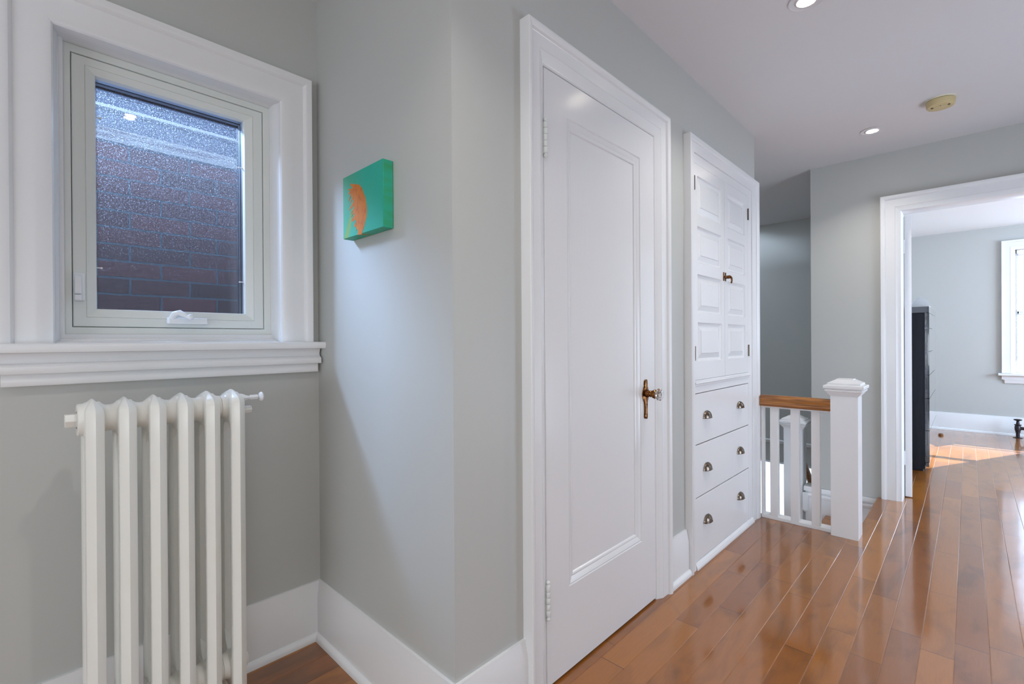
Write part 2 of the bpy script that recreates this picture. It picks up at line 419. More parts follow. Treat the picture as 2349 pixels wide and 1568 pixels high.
# ------------------------------------------------------------------ dimensions
XH, XN, YN = -1.008, -1.843, 0.817      # hall wall, window wall, painting wall
YF, ZC = 4.32, 2.483                    # far hall wall, ceiling
YR = 8.10                               # far wall of the next room
HALL_R = 1.35
BACK = -2.6

# ------------------------------------------------------------------ setting: floor
def plank_profile(x0, x1):
    """cross-section of the boards with V grooves between them"""
    pts = []
    k = math.ceil((x0-PX0)/PW)
    pts.append((x0, 0.0))
    while PX0 + k*PW < x1 - 0.004:
        g = PX0 + k*PW
        if g > x0 + 0.004: pts += [(g-0.0019, 0.0), (g-0.0003, -0.0010), (g+0.0003, -0.0010), (g+0.0019, 0.0)]
        k += 1
    pts.append((x1, 0.0))
    return pts
fl = MB()
def floor_piece(x0, x1, y0, y1):
    pr = plank_profile(x0, x1)
    n = len(pr)
    vs = [(x, y0, z) for x, z in pr] + [(x, y1, z) for x, z in pr]
    fl.add(vs, [(i, i+1, n+i+1, n+i) for i in range(n-1)])
    fl.add([(x0, y0, -0.02), (x1, y0, -0.02), (x1, y1, -0.02), (x0, y1, -0.02)], [(0, 1, 2, 3)])
floor_piece(XN-0.02, HALL_R+0.1, BACK, YN+0.02)
floor_piece(XH-0.02, HALL_R+0.1, YN+0.02, 3.40)
floor_piece(-0.47, HALL_R+0.1, 3.40, YF+0.14)
floor_piece(-0.79, 3.3, YF+0.14, YR+0.05)
struct(fl.build('floor', M_floor, merge=False))

# ------------------------------------------------------------------ setting: ceiling and walls
ce = MB().box(XN-0.15, HALL_R+0.1, BACK-0.1, 6.3, ZC, ZC+0.25)
ceil_o = struct(ce.build('ceiling', M_ceil))
ce2 = MB().box(-0.9, 3.5, YF+0.1, YR+0.2, ZC-0.012, ZC+0.24)
struct(ce2.build('ceiling_room', mat('room_ceiling_paint', (0.80, 0.80, 0.80), 0.8, spec=0.2)))

struct(MB().box(XN-0.24, 3.5, BACK-0.12, YR+0.15, ZC+0.26, 5.2).build('sun_blocker', mat('sun_blocker_brown', (0.2, 0.12, 0.10), 0.9)))  # unseen block above the house, added to keep sun off the neighbouring wall
# window wall (hole for the window); tall outside so it stands as the side of the house
WY0, WY1, WZ0, WZ1 = 0.060, 0.684, 1.135, 2.050
w = MB()
w.box(XN-0.24, XN, BACK, WY0, -3, 2.485)
w.box(XN-0.24, XN, WY1, YN+0.15, -3, 2.485)
w.box(XN-0.24, XN, WY0, WY1, -3, WZ0)
w.box(XN-0.24, XN, WY0, WY1, WZ1, 2.485)
struct(w.build('wall_window', M_wall))
# short return wall that carries the painting, and the hall wall in one run
w = MB()
w.box(XN-0.02, XH, YN, YN+0.12, -0.01, 2.485)
struct(w.build('wall_painting', M_wall))
w = MB()
DY0, DY1, DZ1 = 1.194, 1.952, 2.052
w.box(XH-0.12, XH, YN+0.12, DY0-0.005, -0.01, 2.485)
w.box(XH-0.12, XH, DY1+0.005, 2.335, -0.01, 2.485)
w.box(XH-0.12, XH, 2.335, 3.138, 2.040, 2.485)
w.box(XH-0.12, XH, 3.138, 3.352, -0.3, 2.485)
w.box(XH-0.12, XH, DY0-0.005, DY1+0.005, DZ1+0.004, 2.485)
struct(w.build('wall_hall', M_wall))
# stairwell behind the cabinet: side of the well
struct(MB().box(-2.5, XH-0.05, 3.24, 3.351, -3.0, 2.485).build('wall_stair_near', M_wall))
# far hall wall with the doorway into the next room
FX0, FX1, FZ1 = -0.335, 0.44, 2.045
w = MB()
w.box(-0.890, FX0-0.004, YF, YF+0.13, -0.012, 2.485)
w.box(FX1+0.004, HALL_R+0.1, YF, YF+0.13, -0.012, 2.485)
w.box(FX0-0.004, FX1+0.004, YF, YF+0.13, FZ1+0.004, 2.485)
struct(w.build('wall_far', M_wall))
# fascia under the landing edge of that wall
w = MB()
w.box(-0.80, -0.47, YF+0.01, YF+0.13, -3, -0.012)
w.box(-0.935, -0.47, YF+0.005, YF+0.10, -3, -0.052)
struct(w.build('wall_stair_side', M_trim))
# stairwell outer walls
struct(MB().box(-2.6, -2.5, 3.24, 6.2, -3, 2.485).build('wall_stair_outer', M_wall))
SX0, SX1, SZ0, SZ1 = -1.95, -1.10, -1.3, -0.275
w = MB()
w.box(-2.6, SX0, 6.05, 6.2, -3, 2.485); w.box(SX1, -0.75, 6.05, 6.2, -3, 2.485)
w.box(SX0, SX1, 6.05, 6.2, SZ1, 2.485); w.box(SX0, SX1, 6.05, 6.2, -3, SZ0)
struct(w.build('wall_stair_far', M_wall))
# partition between stairwell and room
struct(MB().box(-0.89, -0.77, YF+0.13, YR+0.15, -3, 2.485).build('wall_room_left', M_wall))
# room
RX0, RX1, RZ0, RZ1 = 0.400, 1.02, 0.735, 2.180
M_room = M_wall
w = MB()
w.box(-0.9, RX0, YR, YR+0.15, -0.05, 2.49); w.box(RX1, 2.3, YR, YR+0.15, -0.05, 2.49); w.box(3.05, 3.5, YR, YR+0.15, -0.05, 2.49)
w.box(2.3, 3.05, YR, YR+0.15, -0.05, RZ0); w.box(2.3, 3.05, YR, YR+0.15, RZ1, 2.49)  # unseen second opening, added for more daylight and floor sheen
w.box(RX0, RX1, YR, YR+0.15, -0.05, RZ0); w.box(RX0, RX1, YR, YR+0.15, RZ1, 2.49)
struct(w.build('wall_room_far', M_room))
struct(MB().box(3.3, 3.45, YF+0.1, YR+0.15, -0.05, 2.49).build('wall_room_right', M_room))
w = MB().box(HALL_R, HALL_R+0.1, BACK, YF, -0.02, 2.485)
struct(w.build('wall_hall_right', M_wall))
w = MB().box(HALL_R+0.1, 3.4, YF+0.02, YF+0.13, -0.05, 2.49)
struct(w.build('wall_room_near', M_wall))
struct(MB().box(XN-0.2, HALL_R+0.1, BACK-0.12, BACK, -0.02, 2.485).build('wall_back', M_wall))

# ------------------------------------------------------------------ setting: baseboards
def base_profile(t=0.020, h=0.218):
    # outward, up: shoe, upright, sloping cap
    return [(0, 0), (t+0.014, 0), (t+0.014, 0.010), (t+0.011, 0.020), (t+0.004, 0.026), (t, 0.027), (t, 0.160), (0.010, 0.208), (0.009, h), (0, h)]
def base_run(name, axis, wall, t0, t1, side, m0=0.0, m1=0.0):
    """axis: direction of the run; side +1/-1: which way it stands proud; m0/m1 mitre per unit outward"""
    pr = base_profile(); l0, l1 = [], []
    for o, z in pr:
        a0, a1 = t0+m0*o, t1+m1*o
        if axis == 'y': l0.append((wall+side*o, a0, z)); l1.append((wall+side*o, a1, z))
        else: l0.append((a0, wall+side*o, z)); l1.append((a1, wall+side*o, z))
    return struct(MB().loft([l0, l1]).build(name, M_trim, smooth=40))
base_run('baseboard_window', 'y', XN, BACK, YN, 1, 0, -1)
base_run('baseboard_painting', 'x', YN, XN, XH, -1, 1, 1)
base_run('baseboard_hall_near', 'y', XH, YN, 1.094, 1, -1, 0)
base_run('baseboard_hall_middle', 'y', XH, 2.064, 2.272, 1)
base_run('baseboard_room_far', 'x', YR, -0.77, 3.3, -1)
base_run('baseboard_hall_right', 'y', HALL_R, BACK, YF, -1)
struct(MB().loft([[(-0.45, YF-o, z) for o, z in ((0, 0), (0.012, 0), (0.012, 0.006), (0, 0.008))],
                  [(-0.44, YF-o, z) for o, z in ((0, 0), (0.012, 0), (0.012, 0.006), (0, 0.008))]]).build('trim_9', M_trim))

# ------------------------------------------------------------------ setting: window_1 (left)
win = struct_root('window_1', (XN, 0.375, 1.15), 'small white trimmed window facing a brick wall')
P = PX(XN)
cas = MB()
# opening at the casing's inner edge
cas.casing(0.070, 0.674, 1.150, 2.040,
           [(0, 0.0), (0, 0.010), (0.004, 0.016), (0.012, 0.019), (0.035, 0.025), (0.040, 0.025), (0.078, 0.025), (0.080, 0.030), (0.086, 0.037), (0.094, 0.040), (0.106, 0.040), (0.108, 0.038), (0.108, 0.0)], P)
cas.build('window_casing', M_trim, win, smooth=28)
j = MB()
def four(mb, rects): return mb.rings(rects, P)
four(j, [(0.070, 0.674, 1.150, 2.040, 0.0), (0.074, 0.671, 1.152, 2.040, -0.02), (0.080, 0.668, 1.156, 2.041, -0.03), (0.083, 0.667, 1.158, 2.043, -0.055), (0.093, 0.667, 1.178, 2.043, -0.06), (0.093, 0.667, 1.178, 2.043, -0.095)])
j.build('window_jamb', M_trim, win, smooth=30)
fr = MB()
four(fr, [(0.080, 0.680, 1.160, 2.055, -0.090), (0.0935, 0.666, 1.179, 2.040, -0.077), (0.110, 0.644, 1.199, 2.019, -0.077), (0.1105, 0.6435, 1.1995, 2.0185, -0.082), (0.1105, 0.6435, 1.1995, 2.0185, -0.16)])
fr.build('window_frame', M_vinyl, win, smooth=30)
sa = MB()
four(sa, [(0.112, 0.642, 1.201, 2.017, -0.16), (0.112, 0.642, 1.201, 2.017, -0.081), (0.114, 0.640, 1.203, 2.015, -0.078), (0.1415, 0.610, 1.229, 1.992, -0.078)])
four(sa, [(0.1415, 0.610, 1.229, 1.992, -0.078), (0.1425, 0.609, 1.230, 1.991, -0.080), (0.1435, 0.608, 1.231, 1.990, -0.078), (0.166, 0.584, 1.255, 1.972, -0.088), (0.1675, 0.5825, 1.2565, 1.9705, -0.092), (0.1675, 0.5825, 1.2565, 1.9705, -0.110)])
sash = sa.build('window_sash', M_vinyl, win, smooth=30)
for k, (d0, d1, mm, nm) in enumerate(((-0.110, -0.128, M_alum, 'glazing_spacer'), (-0.128, -0.138, M_spacer, 'glazing_seal'), (-0.138, -0.150, M_alum, 'glazing_spacer'), (-0.150, -0.170, M_spacer, 'glazing_seal'))):
    g = MB(); e = 0.0005*k
    four(g, [(0.1675+e, 0.5825-e, 1.2565+e, 1.9705-e, d0), (0.1675+e, 0.5825-e, 1.2565+e, 1.9705-e, d1)])
    g.build(nm, mm, win)
for nm, d, mm in (('glass_pane', -0.134, M_pane), ('glass_pane', -0.158, M_pane_dirty)):
    g = MB().box(XN+d-0.001, XN+d+0.001, 0.165, 0.585, 1.254, 1.973)
    g.build(nm, mm, win)
# screen clips
for y, z in ((0.168, 1.852), (0.168, 1.385), (0.5825, 1.80), (0.5825, 1.375)):
    s_ = 1 if y < 0.3 else -1
    MB().box(XN-0.112, XN-0.106, min(y, y+s_*0.012), max(y, y+s_*0.012), z-0.0015, z+0.0015).lathe([(-0.004, 0.003), (0.004, 0.003)], (XN-0.109, y+s_*0.012, z), 'x', 8).build('screen_clip', M_plastic, win)
# stool, apron
st = MB()
pr = [(-0.095, 0.020), (-0.082, 0.024), (-0.030, 0.010), (-0.028, 0.0), (0.062, 0.0), (0.066, -0.003), (0.068, -0.008), (0.068, -0.018), (0.066, -0.024), (0.062, -0.026), (-0.03, -0.026)]
st.loft([[(XN+a, -0.075, 1.151+b) for a, b in pr if a > -0.031 or a > 99] , [(XN+a, 0.816, 1.151+b) for a, b in pr if a > -0.031]])
st.build('window_stool', M_trim, win, smooth=35)
st = MB(); st.loft([[(XN+a, 0.072, 1.150+b) for a, b in ((-0.095, 0.0), (-0.095, 0.026), (-0.080, 0.027), (-0.078, 0.018), (-0.052, 0.014), (-0.050, 0.008), (-0.008, 0.004), (-0.006, 0.0))],
                    [(XN+a, 0.672, 1.150+b) for a, b in ((-0.095, 0.0), (-0.095, 0.026), (-0.080, 0.027), (-0.078, 0.018), (-0.052, 0.014), (-0.050, 0.008), (-0.008, 0.004), (-0.006, 0.0))]])
st.build('inner_sill', M_trim, win, smooth=25)
ap = MB()
ap.loft([[(XN+a, y, b) for a, b in ((0, 1.125), (0.032, 1.125), (0.030, 1.118), (0.026, 1.108), (0.028, 1.098), (0.040, 1.091), (0.043, 1.088), (0.043, 1.0715), (0.041, 1.069), (0.024, 1.069), (0, 1.069))] for y in (-0.040, 0.809)])
ap.loft([[(XN+a, y, b) for a, b in ((0, 1.069), (0.026, 1.069), (0.028, 1.066), (0.028, 1.040), (0.026, 1.0365), (0, 1.0365))] for y in (-0.034, 0.802)])
ap.build('window_apron', M_trim, win, smooth=40)
# crank operator
XS = XN-0.077
ck = MB()
ck.loft([[(XS+0.000, 0.338, 1.213), (XS, 0.458, 1.213), (XS, 0.458, 1.235), (XS, 0.340, 1.235)],
         [(XS+0.026, 0.342, 1.213), (XS+0.026, 0.454, 1.213), (XS+0.021, 0.452, 1.233), (XS+0.021, 0.344, 1.233)]])
cr = ck.build('window_crank', M_plastic, win, bevel=0.003)
ar = MB()
ar.tube([(XS+0.012, 0.352, 1.228), (XS+0.020, 0.360, 1.246), (XS+0.028, 0.372, 1.250), (XS+0.036, 0.385, 1.242), (XS+0.042, 0.394, 1.233)], [0.010, 0.011, 0.010, 0.008, 0.006])
ar.lathe([(-0.008, 0.003), (-0.006, 0.008), (0.004, 0.010), (0.008, 0.008), (0.010, 0.002)], (XS+0.046, 0.398, 1.236), 'x', 16)
ar.build('crank_handle', M_plastic, cr, smooth=50)
# sash lock
lk = MB()
lk.box(XS-0.002, XS+0.012, 0.1125, 0.1385, 1.277, 1.362)
lk.box(XS+0.012, XS+0.024, 0.1135, 0.131, 1.277, 1.295)
lko = lk.build('window_lock', M_plastic, win, bevel=0.004)
MB().loft([[(XS+0.011, 0.1135, 1.2965), (XS+0.011, 0.1305, 1.2965), (XS+0.011, 0.1305, 1.357), (XS+0.011, 0.1135, 1.357)],
           [(XS+0.026, 0.1145, 1.298), (XS+0.026, 0.1295, 1.298), (XS+0.022, 0.1295, 1.350), (XS+0.022, 0.1145, 1.350)]]).build('lock_lever', M_plastic, lko, bevel=0.0025)

# ------------------------------------------------------------------ outside: neighbouring brick house, alley
NX = -2.75
nb = struct_root('wall_neighbour', (NX, 0, 0), 'neighbouring brick house wall seen through the left window')
MB().box(NX-0.3, NX, -4, 6, -3, 2.0475).build('brickwork', M_brick, nb, origin=(NX, 0.126, 2.0475-40*0.0748))
tb = MB(); tb.box(NX-0.3, NX+0.012, -4, 6, 2.0475, 2.106)
tb.build('timber_frieze', M_mortar_wood, nb, bevel=0.003)
MB().box(NX-0.3, NX+0.004, -4, 6, 2.106, 2.186).build('fascia_board', M_fascia, nb)
MB().box(NX-0.3, NX+0.030, -4, 6, 2.186, 2.199).build('drip_edge', M_drip, nb)
MB().box(NX-0.3, NX+0.018, -4, 6, 2.199, 2.245).build('gutter', M_soffit, nb)
MB().box(NX-0.3, NX+0.030, -4, 6, 2.245, 2.33).build('soffit', M_soffit, nb)
struct(MB().box(-4, XN-0.24, -6, 8, -3.1, -3.0).build('floor_alley', M_ground))

# ------------------------------------------------------------------ radiator
RXC, RZC = -1.610, 0.958
rad = thing('radiator', 'white cast iron column radiator standing under the small window', 'radiator', (RXC, 0.30, 0))
RIDGE = [0.1285, 0.1920, 0.2550, 0.3175, 0.3812, 0.4455]
def col_loop(xr, sgn, yc, z, s=1.0):
    pts = [(0, 0), (0.0135, 0.0165), (0.0165, 0.0180), (0.030, 0.0185), (0.046, 0.012), (0.050, 0)]
    L1 = [(xr-sgn*a*s, yc+b*s, z) for a, b in pts]; L2 = [(xr-sgn*a*s, yc-b*s, z) for a, b in pts[-2:0:-1]]
    return L1+L2
XR1, XR2 = -1.531, -1.692
def oval_loop(yc, z, dx=0.0, w=1.0):
    a, b = XR1-dx, XR2+dx; k = max(0.15, 1-dx/0.09)
    half = [(a, 0), (a-0.0135*k, 0.0165*w), (a-0.0165*k, 0.0180*w), (a-0.035*k, 0.0185*w), (b+0.035*k, 0.0185*w), (b+0.0165*k, 0.0180*w), (b+0.0135*k, 0.0165*w), (b, 0)]
    return [(x, yc+y, z) for x, y in half] + [(x, yc-y, z) for x, y in half[-2:0:-1]]
for i, yc in enumerate(RIDGE):
    m = MB()
    foot = 0.0 if i in (0, 5) else 0.105
    for xr, sg in ((XR1, 1), (XR2, -1)):
        m.loft([col_loop(xr, sg, yc, foot, 1.12 if foot == 0 else 0.7), col_loop(xr, sg, yc, foot+0.03), col_loop(xr, sg, yc, 0.915)])
    # arch at the top, with its peaked crown
    m.loft([oval_loop(yc, 0.915), oval_loop(yc, 0.972), oval_loop(yc, 0.982, 0.004, 0.96), oval_loop(yc, 0.990, 0.014, 0.80), oval_loop(yc, 1.000, 0.040, 0.42), oval_loop(yc, 1.0085, 0.066, 0.06)])
    # rounded haunches inside the arch
    for xr, sg in ((XR1, 1), (XR2, -1)):
        m.loft([[(xr-sg*a, yc+b, z) for a, b in ((0.030, -0.013), (0.030, 0.013), (w_, 0.013), (w_, -0.013))] for z, w_ in ((0.872, 0.046), (0.895, 0.050), (0.908, 0.058), (0.916, 0.078))])
        m.loft([[(xr-sg*a, yc+b, z) for a, b in ((0.030, -0.013), (0.030, 0.013), (w_, 0.013), (w_, -0.013))] for z, w_ in ((0.272, 0.046), (0.245, 0.052), (0.228, 0.066), (0.215, 0.080))])
    m.loft([oval_loop(yc, 0.118, 0.02, 0.7), oval_loop(yc, 0.135, 0.002, 0.96), oval_loop(yc, 0.218, 0.002, 0.96)])
    # hub halves, flaring into the section
    prof = [(-0.0318, 0.0335), (-0.024, 0.0345), (-0.018, 0.038), (-0.014, 0.043), (0.014, 0.043), (0.018, 0.038), (0.024, 0.0345), (0.0318, 0.0335)]
    if i == 0: prof[:3] = [(-0.030, 0.037), (-0.028, 0.040), (-0.018, 0.0405)]
    if i == 5: prof = prof[:-3] + [(0.020, 0.036)]
    m.lathe(prof, (RXC, yc, RZC), 'y', 24)
    m.lathe(prof, (RXC, yc, 0.180), 'y', 24)
    m.build('radiator_section', M_rad, rad, origin=(RXC, yc, 0), smooth=32)
for zc in (RZC, 0.180):
    MB().lathe([(-0.0250, 0.0185), (-0.003, 0.0185), (-0.003, 0.026), (0, 0.026)], (RXC, RIDGE[0]-0.027, zc), 'y', 6).build('end_plug', M_rad, rad, origin=(RXC, RIDGE[0], zc), bevel=0.002)
MB().lathe([(0, 0.022), (0.012, 0.022), (0.012, 0.012), (0.034, 0.012), (0.035, 0.010)], (RXC+0.012, RIDGE[5]+0.016, 0.945), 'y', 6).build('end_plug', M_rad, rad, origin=(RXC, RIDGE[5], RZC), bevel=0.0015)
MB().lathe([(0, 0.026), (0.016, 0.026), (0.022, 0.018), (0.024, 0.0)], (RXC, RIDGE[5]+0.016, 0.180), 'y', 12).build('end_plug', M_rad, rad, origin=(RXC, RIDGE[5], 0.18), bevel=0.0015)
av = MB()
ay = RIDGE[5]
av.lathe([(0.0, 0.016), (0.018, 0.014), (0.028, 0.008), (0.036, 0.0055), (0.039, 0.0055), (0.040, 0.0075), (0.060, 0.0075), (0.061, 0.003), (0.066, 0.003)], (-1.570, ay, 0.984), 'y', 6)
av.lathe([(0.064, 0.004), (0.066, 0.012), (0.071, 0.0145), (0.075, 0.012), (0.078, 0.003)], (-1.570, ay, 0.984), 'y', 20)
av.build('air_vent', M_plastic, rad, origin=(-1.570, ay, 0.984), smooth=40)
bv = MB().lathe([(0, 0.020), (0.030, 0.020), (0.032, 0.016), (0.046, 0.016)], (RXC+0.02, 0.405, 0.0), 'z', 6)
bv.tube([(RXC+0.02, 0.405, 0.0), (RXC+0.02, 0.405, 0.11)], 0.0095, 12)
bv.lathe([(0.10, 0.017), (0.13, 0.017)], (RXC+0.02, 0.405, 0.0), 'z', 6)
bv.build('brass_valve', M_brass, rad, origin=(RXC+0.02, 0.405, 0.0))

# ------------------------------------------------------------------ painting
pa = thing('canvas_painting', 'small green canvas with an orange feather-like brushstroke on the narrow wall', 'painting', (-1.4265, YN, 1.6095))
MB().box(-1.556, -1.297, 0.7805, YN-0.001, 1.504, 1.715).build('canvas_edge', M_green, pa, origin=(-1.4265, 0.79, 1.6095), bevel=0.002)
MB().box(-1.555, -1.298, 0.7795, 0.782, 1.505, 1.714).build('painted_face', M_canvas, pa, origin=(-1.4265, 0.78, 1.6095))
# orange stroke: outline in canvas coordinates u (0..1 to the right), v (0..1 up)
quad = ((340, 508), (700, 322), (715, 935), (360, 1048))
def canvas_uv(px, py):
    u = (px-350)/(707-350)
    for _ in range(6):
        lx = 340+(360-340)*max(0, min(1, (py-508)/540.)); rx = 700+(715-700)*max(0, min(1, (py-322)/613.))
        u = (px-lx)/(rx-lx)
    top = 508+(322-508)*u; bot = 1048+(935-1048)*u
    v = 1-(py-top)/(bot-top)
    # perspective foreshortening of u: the left side is further away
    k = 613/545.
    u = u/(k-(k-1)*u)
    return u, v
outl = [(418, 545), (440, 552), (455, 545), (478, 552), (500, 548), (520, 560), (540, 588), (552, 625), (566, 655), (576, 700), (583, 745), (586, 790), (583, 845), (572, 890), (565, 930), (552, 965), (546, 992), (538, 998),
        (500, 1000), (508, 985), (510, 960), (500, 945), (488, 972), (494, 940), (488, 925), (466, 935), (478, 905), (490, 875), (484, 865), (462, 885), (440, 880), (458, 850), (475, 822), (462, 812), (440, 850), (450, 818), (466, 790), (458, 785), (436, 822), (444, 790), (470, 760),
        (462, 745), (440, 765), (412, 790), (428, 755), (450, 722), (462, 690), (450, 690), (432, 720), (420, 735), (436, 695), (448, 660), (436, 655), (420, 690), (405, 712), (418, 672), (430, 642), (415, 640), (400, 648), (410, 628), (422, 614), (408, 604), (394, 606), (402, 596), (420, 594), (440, 590), (446, 578), (430, 568)]
stroke = MB()
pts = []
for x, y in outl:
    u, v = canvas_uv(x, y); pts.append((-1.556+0.259*u, 1.504+0.211*v))
stroke.extrude(pts, 'y', 0.7790, 0.7797)
stroke.build('orange_brushstroke', M_orange, pa, origin=(-1.4265, 0.779, 1.6095))
tail = MB(); tail.add([(-1.452, 0.7795, 1.5035), (-1.440, 0.7795, 1.5035), (-1.424, 0.806, 1.5035), (-1.430, 0.806, 1.5035), (-1.452, 0.7795, 1.5042), (-1.440, 0.7795, 1.5042), (-1.424, 0.806, 1.5042), (-1.430, 0.806, 1.5042)],
                      [(0, 1, 2, 3), (4, 5, 6, 7), (0, 1, 5, 4), (1, 2, 6, 5), (2, 3, 7, 6), (3, 0, 4, 7)])
tail.build('orange_drip', M_orange, pa, origin=(-1.44, 0.79, 1.5035))

# ------------------------------------------------------------------ setting: door_1 (closed panel door)
PH = PX(XH)
d1 = struct_root('door_1', (XH, 1.572, 0), 'closed white single-panel door with a glass knob')
cs = MB()
cs.casing(1.194, 1.952, 0.0, 2.052,
          [(0, -0.06), (0, 0.006), (0.004, 0.010), (0.008, 0.011), (0.010, 0.0125), (0.034, 0.0245), (0.035, 0.0225), (0.036, 0.0245), (0.076, 0.0255), (0.078, 0.027), (0.082, 0.034), (0.088, 0.038), (0.094, 0.040), (0.100, 0.040), (0.102, 0.038), (0.102, 0)], PH)
cs.build('door_casing', M_trim, d1, smooth=20)
DF = XH+0.0085
sl = MB()
y0, y1, z0, z1 = 1.1975, 1.9485, 0.008, 2.0475
p0, p1, q0, q1 = 1.318, 1.826, 0.297, 1.921
Pd = PX(DF)
sl.rings([(y0, y1, z0, z1, -0.038), (y0, y1, z0, z1, -0.002), (y0+0.002, y1-0.002, z0+0.002, z1-0.002, 0), (p0, p1, q0, q1, 0), (p0+0.003, p1-0.003, q0+0.003, q1-0.003, -0.0035), (p0+0.007, p1-0.007, q0+0.007, q1-0.007, -0.0015), (p0+0.012, p1-0.012, q0+0.012, q1-0.012, -0.003),
          (p0+0.024, p1-0.024, q0+0.024, q1-0.024, -0.009), (p0+0.029, p1-0.029, q0+0.029, q1-0.029, -0.0085), (p0+0.034, p1-0.034, q0+0.034, q1-0.034, -0.010), (p0+0.037, p1-0.037, q0+0.037, q1-0.037, -0.0145)], Pd, True, True)
leaf = sl.build('door_leaf', M_door, d1, origin=(DF, 1.572, 1.0), smooth=12)
for zc in (1.813, 0.300):
    h = MB()
    hy = 1.1945
    for a, b in ((-0.050, -0.031), (-0.030, -0.011), (-0.010, 0.010), (0.011, 0.030), (0.031, 0.050)):
        h.lathe([(a, 0.0065), (a+0.001, 0.0072), (b-0.001, 0.0072), (b, 0.0065)], (DF+0.008, hy, zc), 'z', 14)
    h.lathe([(-0.066, 0.001), (-0.064, 0.005), (-0.060, 0.0068), (-0.056, 0.005), (-0.053, 0.0035), (-0.050, 0.0072)], (DF+0.008, hy, zc), 'z', 14)
    h.lathe([(0.050, 0.0072), (0.053, 0.0035), (0.056, 0.005), (0.060, 0.0068), (0.064, 0.005), (0.066, 0.001)], (DF+0.008, hy, zc), 'z', 14)
    h.box(DF-0.001, DF+0.0025, hy-0.004, hy+0.010, zc-0.052, zc+0.052)
    h.build('door_hinge', M_vinyl, d1, origin=(DF, hy, zc), smooth=40)
# escutcheon and knob
KY, KZ = 1.863, 0.921
ep = MB()
prof = [(0.813, 0.002), (0.815, 0.010), (0.820, 0.0145), (0.827, 0.0150), (0.832, 0.012), (0.834, 0.0165), (0.836, 0.0125), (0.850, 0.0115), (0.872, 0.0125), (0.886, 0.0150), (0.896, 0.0220), (0.908, 0.0265), (0.924, 0.0275), (0.934, 0.0250), (0.944, 0.0190), (0.947, 0.0205), (0.949, 0.0150), (0.960, 0.0130), (0.963, 0.0160), (0.965, 0.0130), (0.968, 0.0140), (0.973, 0.0135), (0.978, 0.0090), (0.981, 0.002)]
L_ = [[(DF+0.0002, KY-r, z), (DF+0.003, KY-r, z), (DF+0.007, KY-r*0.55, z), (DF+0.0085, KY, z), (DF+0.007, KY+r*0.55, z), (DF+0.003, KY+r, z), (DF+0.0002, KY+r, z)] for z, r in prof]
ep.loft(L_)
epo = ep.build('door_plate', M_brass, d1, origin=(DF, KY, KZ), smooth=40)
MB().box(DF+0.006, DF+0.0093, KY-0.0022, KY+0.0022, 0.862, 0.872).lathe([(0.006, 0.004), (0.0093, 0.004)], (DF, KY, 0.874), 'x', 12).build('keyhole', M_dark, epo)
kn = MB().lathe([(0.004, 0.017), (0.014, 0.0165), (0.018, 0.013), (0.022, 0.0125), (0.026, 0.0145), (0.029, 0.0125), (0.034, 0.0125), (0.037, 0.0175), (0.045, 0.0195), (0.050, 0.0165), (0.051, 0.006)], (DF, KY, KZ), 'x', 24)
kno = kn.build('knob_shank', M_brass, d1, origin=(DF, KY, KZ), smooth=30)
MB().lathe([(0.050, 0.012), (0.053, 0.019), (0.060, 0.0255), (0.068, 0.0262), (0.074, 0.021), (0.077, 0.012), (0.0775, 0.0)], (DF, KY, KZ), 'x', 12).build('glass_knob', M_crystal, kno, origin=(DF, KY, KZ))

# ------------------------------------------------------------------ built-in linen cabinet
CF = -0.985                       # face of doors and drawers
cab = thing('linen_cabinet', 'white built-in linen cabinet with two panelled doors over three drawers beside the stairs', 'cabinet', (XH, 2.80, 0))
cc = MB()
# three-sided casing, wider on the stair side
def cab_case():
    pro = [(0.0, CF-0.01-XH), (0.0, 0.0285), (0.030, 0.0295), (0.032, 0.034), (0.038, 0.037), (0.050, 0.038), (0.052, 0.036), (0.052, 0)]
    # left leg is 60 mm, head 79 mm, right leg 128 mm
    def rect(k):
        f = [0, 0.02, 0.60, 0.63, 0.75, 0.97, 1, 1][k]
        return 2.334-0.060*f, 3.205+0.123*f, 2.084+0.079*f
    vs = []; fs = []
    for k, (o, h) in enumerate(pro):
        a0, a1, t = rect(k)
        vs += [PH(a0, 0, h), PH(a0, t, h), PH(a1, t, h), PH(a1, 0, h)]
    n = len(pro)
    for k in range(n-1):
        for i in range(3): fs.append((k*4+i, k*4+i+1, k*4+5+i, k*4+4+i))
    fs.append(tuple(k*4 for k in range(n))); fs.append(tuple(k*4+3 for k in range(n)))
    cc.add(vs, fs)
cab_case()
cc.build('cabinet_casing', M_trim, cab, smooth=20)
ff = MB()
ff.box(CF-0.06, CF-0.0005, 2.3335, 2.3365, 0, 2.084)                 # thin left stile
ff.box(CF-0.06, CF, 3.1395, 3.206, 0, 2.084)
ff.box(CF-0.06, CF, 2.3365, 3.1395, 2.038, 2.084)
ff.box(CF-0.06, CF, 2.3365, 3.1395, 0.880, 0.946)
ff.box(CF-0.06, CF-0.003, 2.3365, 3.1395, 0.0, 0.036)
ff.loft([[(CF, y, 0.938), (CF+0.008, y, 0.936), (CF+0.010, y, 0.930), (CF+0.005, y, 0.924), (CF+0.004, y, 0.916), (CF, y, 0.914)] for y in (2.3365, 3.150)])
ff.loft([[(CF-0.002, y, 0.0), (CF+0.014, y, 0.0), (CF+0.013, y, 0.010), (CF+0.008, y, 0.022), (CF-0.002, y, 0.032)] for y in (2.335, 3.206)])
ff.box(CF-0.40, CF-0.07, 2.3365, 2.36, 0, 2.084); ff.box(CF-0.40, CF-0.07, 3.12, 3.1395, 0, 2.084)
ff.build('cabinet_frame', M_trim, cab, bevel=0.0012)
